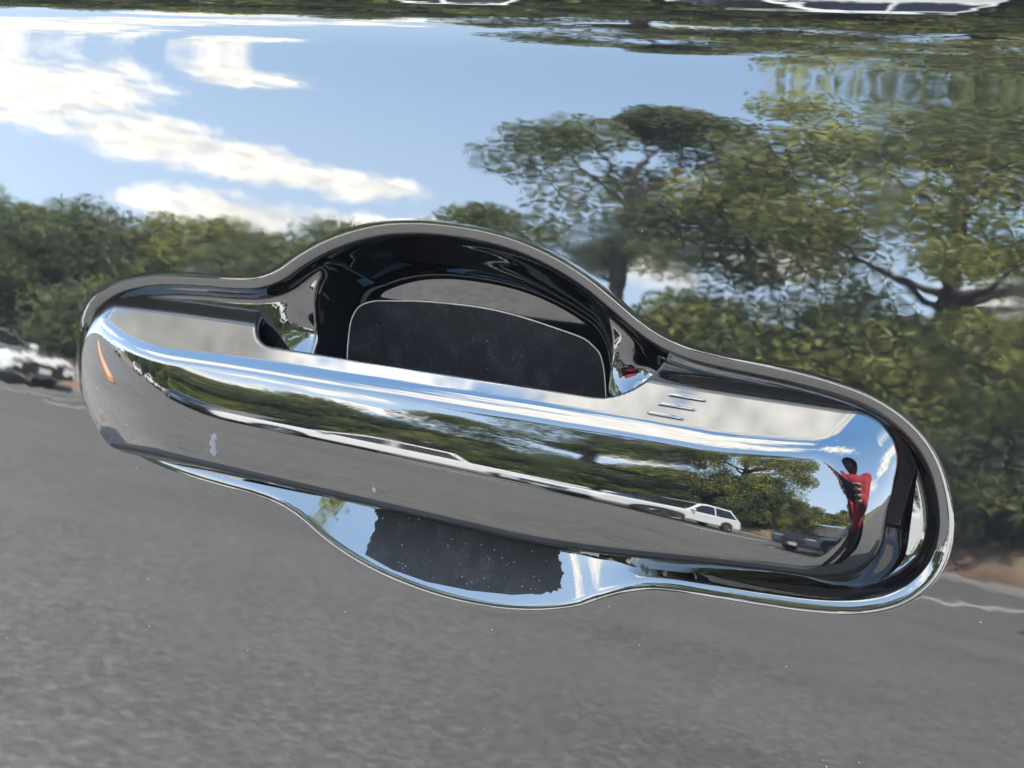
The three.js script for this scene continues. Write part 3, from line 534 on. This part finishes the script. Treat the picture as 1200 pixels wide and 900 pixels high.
// ---------------------------------------------------------------- the photographer
{
  const t = thing('person', 'person in a red top and black trousers holding up a phone', 'person');
  const cam = camera.position, look2 = look.clone(), Rv = new THREE.Vector3(1, 0, 0).applyQuaternion(camera.quaternion), Uv = new THREE.Vector3(0, 1, 0).applyQuaternion(camera.quaternion);
  const base = new THREE.Vector3(0.61, 0, 0.66), f = new THREE.Vector3(-0.68, 0, -0.73), side = new THREE.Vector3(0.73, 0, -0.68);
  const at = (s, y, fw) => base.clone().addScaledVector(side, s).addScaledVector(f, fw).setY(y);
  const phoneC = cam.clone().addScaledVector(look2, -0.008).addScaledVector(Rv, 0.045).addScaledVector(Uv, -0.012);
  const hands = [-1, 1].map((s) => phoneC.clone().addScaledVector(Rv, s * 0.082).addScaledVector(look2, -0.02));
  const cap = (p, a, b, ra, rb) => { const ex = b.x - a.x, ey = b.y - a.y, ez = b.z - a.z, px = p[0] - a.x, py = p[1] - a.y, pz = p[2] - a.z, h = clamp((px * ex + py * ey + pz * ez) / (ex * ex + ey * ey + ez * ez)); return Math.hypot(px - ex * h, py - ey * h, pz - ez * h) - lerp(ra, rb, h); };
  const hip = [at(-0.09, -0.06, 0), at(0.09, -0.06, 0)], knee = [at(-0.1, -0.48, 0.03), at(0.1, -0.48, 0.03)], ankle = [at(-0.11, -0.88, 0), at(0.11, -0.88, 0)], toe = [at(-0.13, -0.92, 0.15), at(0.13, -0.92, 0.15)];
  const sh = [at(-0.17, 0.40, 0.03), at(0.17, 0.40, 0.03)];
  const handAt = [hands[0], hands[1]];
  const elbow = sh.map((s, i) => s.clone().lerp(handAt[i], 0.5).add(new THREE.Vector3(0.02, -0.16, 0.02)));
  const neck = at(0, 0.47, 0.04), head = at(0, 0.60, 0.075), chin = at(0, 0.53, 0.12), pelvis = at(0, 0.0, 0), chest = at(0, 0.30, 0.03);
  const body = (x, y, z) => {
    const p = [x, y, z]; let d = cap(p, pelvis, chest, 0.125, 0.135);
    for (let i = 0; i < 2; i++) {
      d = smin(d, cap(p, chest, sh[i], 0.11, 0.055), 0.06); d = smin(d, cap(p, hip[i], knee[i], 0.085, 0.056), 0.05); d = smin(d, cap(p, knee[i], ankle[i], 0.056, 0.036), 0.02); d = smin(d, cap(p, ankle[i], toe[i], 0.038, 0.028), 0.02);
      d = smin(d, cap(p, sh[i], elbow[i], 0.05, 0.038), 0.03); d = smin(d, cap(p, elbow[i], handAt[i], 0.037, 0.024), 0.02);
    }
    d = smin(d, cap(p, chest, neck, 0.07, 0.052), 0.04); d = smin(d, cap(p, head, head, 0.092, 0.092), 0.03); d = smin(d, cap(p, head, chin, 0.075, 0.045), 0.03);
    d = smin(d, cap(p, at(0, 0.585, 0.165), at(0, 0.57, 0.175), 0.012, 0.016), 0.012);
    for (const s of [-1, 1]) { d = smin(d, cap(p, at(s * 0.088, 0.60, 0.06), at(s * 0.092, 0.57, 0.065), 0.014, 0.01), 0.008); d = smax(d, -cap(p, at(s * 0.033, 0.605, 0.17), at(s * 0.036, 0.605, 0.17), 0.013, 0.013), 0.01); }
    return d;
  };
  const skin = std([0.42, 0.25, 0.17], 0.55), red = std([0.42, 0.018, 0.03], 0.85), black = std([0.015, 0.015, 0.018], 0.85), hairM = std([0.03, 0.02, 0.014], 0.7);
  const lo = [-0.05, -0.96, 0.1], hi = [1.05, 0.76, 1.2];
  part('body', sdfMesh(body, lo, hi, 0.012, 1, 0.002), skin, t);
  const shirt = (x, y, z) => { const p = [x, y, z]; let d = cap(p, pelvis, chest, 0.15, 0.152); for (let i = 0; i < 2; i++) { d = smin(d, cap(p, chest, sh[i], 0.125, 0.075), 0.05); d = smin(d, cap(p, sh[i], elbow[i], 0.073, 0.06), 0.03); d = smin(d, cap(p, elbow[i], elbow[i].clone().lerp(handAt[i], 0.55), 0.058, 0.045), 0.02); } return d + 0.004 * fbm(x * 14, y * 9, z * 14, 2); };
  part('shirt', sdfMesh(shirt, [-0.05, -0.2, 0.1], [1.05, 0.56, 1.2], 0.013, 1, 0.002), red, t);
  const pants = (x, y, z) => { const p = [x, y, z]; let d = 1; for (let i = 0; i < 2; i++) { d = smin(d, cap(p, hip[i], knee[i], 0.105, 0.076), 0.05); d = smin(d, cap(p, knee[i], ankle[i], 0.076, 0.062), 0.03); } return smax(d, -0.9 - y, 0.01); };
  part('trousers', sdfMesh(pants, [0.3, -0.95, 0.5], [1.0, 0.1, 1.1], 0.013, 1, 0.002), black, t);
  const hair = (x, y, z) => { const p = [x, y, z]; return smax(smin(cap(p, at(0, 0.625, 0.06), at(0, 0.60, 0.03), 0.104, 0.098), cap(p, at(0, 0.56, 0), at(0, 0.48, -0.03), 0.07, 0.05), 0.03), cap(p, at(0, 0.56, 0.19), at(0, 0.53, 0.19), 0.1, 0.1) * -1, 0.02); };
  part('hair', sdfMesh(hair, [0.45, 0.38, 0.55], [0.9, 0.78, 1.0], 0.01, 1, 0.002), hairM, t);
  // hands: a palm, four fingers round the edge of the phone and a thumb on its back
  hands.forEach((h, i) => {
    const s = i ? 1 : -1, q = (r, u, l) => h.clone().addScaledVector(Rv, r * s).addScaledVector(Uv, u).addScaledVector(look2, l);
    const chains = [0, 1, 2, 3].map((k) => { const u = 0.03 - k * 0.02, len = [0.9, 1, 0.95, 0.75][k]; return [q(0.02, u, -0.02), q(0.024, u * 1.05, 0.018), q(0.005, u, 0.018 + 0.018 * len), q(-0.018 * len, u * 0.95, 0.03)]; });
    const thumb = [q(0.015, -0.02, -0.03), q(-0.004, 0.0, -0.022), q(-0.026, 0.014, -0.008)];
    const fld = (x, y, z) => { const p = [x, y, z]; let d = cap(p, q(0.022, 0.022, -0.03), q(0.024, -0.026, -0.03), 0.022, 0.022); for (const c of chains) { let e = 1; for (let k = 0; k < 3; k++) e = Math.min(e, cap(p, c[k], c[k + 1], 0.0095 - k * 0.001, 0.0088 - k * 0.001)); d = smin(d, e, 0.006); } let e = 1; for (let k = 0; k < 2; k++) e = Math.min(e, cap(p, thumb[k], thumb[k + 1], 0.0125 - k * 0.002, 0.011 - k * 0.002)); return smin(d, e, 0.006); };
    part('hand', sdfMesh(fld, [h.x - 0.09, h.y - 0.09, h.z - 0.09], [h.x + 0.09, h.y + 0.09, h.z + 0.09], 0.0045, 1, 0.001), skin, t);
  });
  const ph = thing('phone', 'dark phone held sideways by the person in red', 'phone');
  ph.position.copy(phoneC); ph.quaternion.copy(camera.quaternion);
  part('case', new RoundedBoxGeometry(0.148, 0.072, 0.009, 3, 0.004), std([0.02, 0.02, 0.022], 0.4), ph);
  part('screen', new THREE.BoxGeometry(0.138, 0.064, 0.0006), std([0.01, 0.01, 0.012], 0.05), ph).position.z = 0.0048;
}
renderer.render(scene, camera);
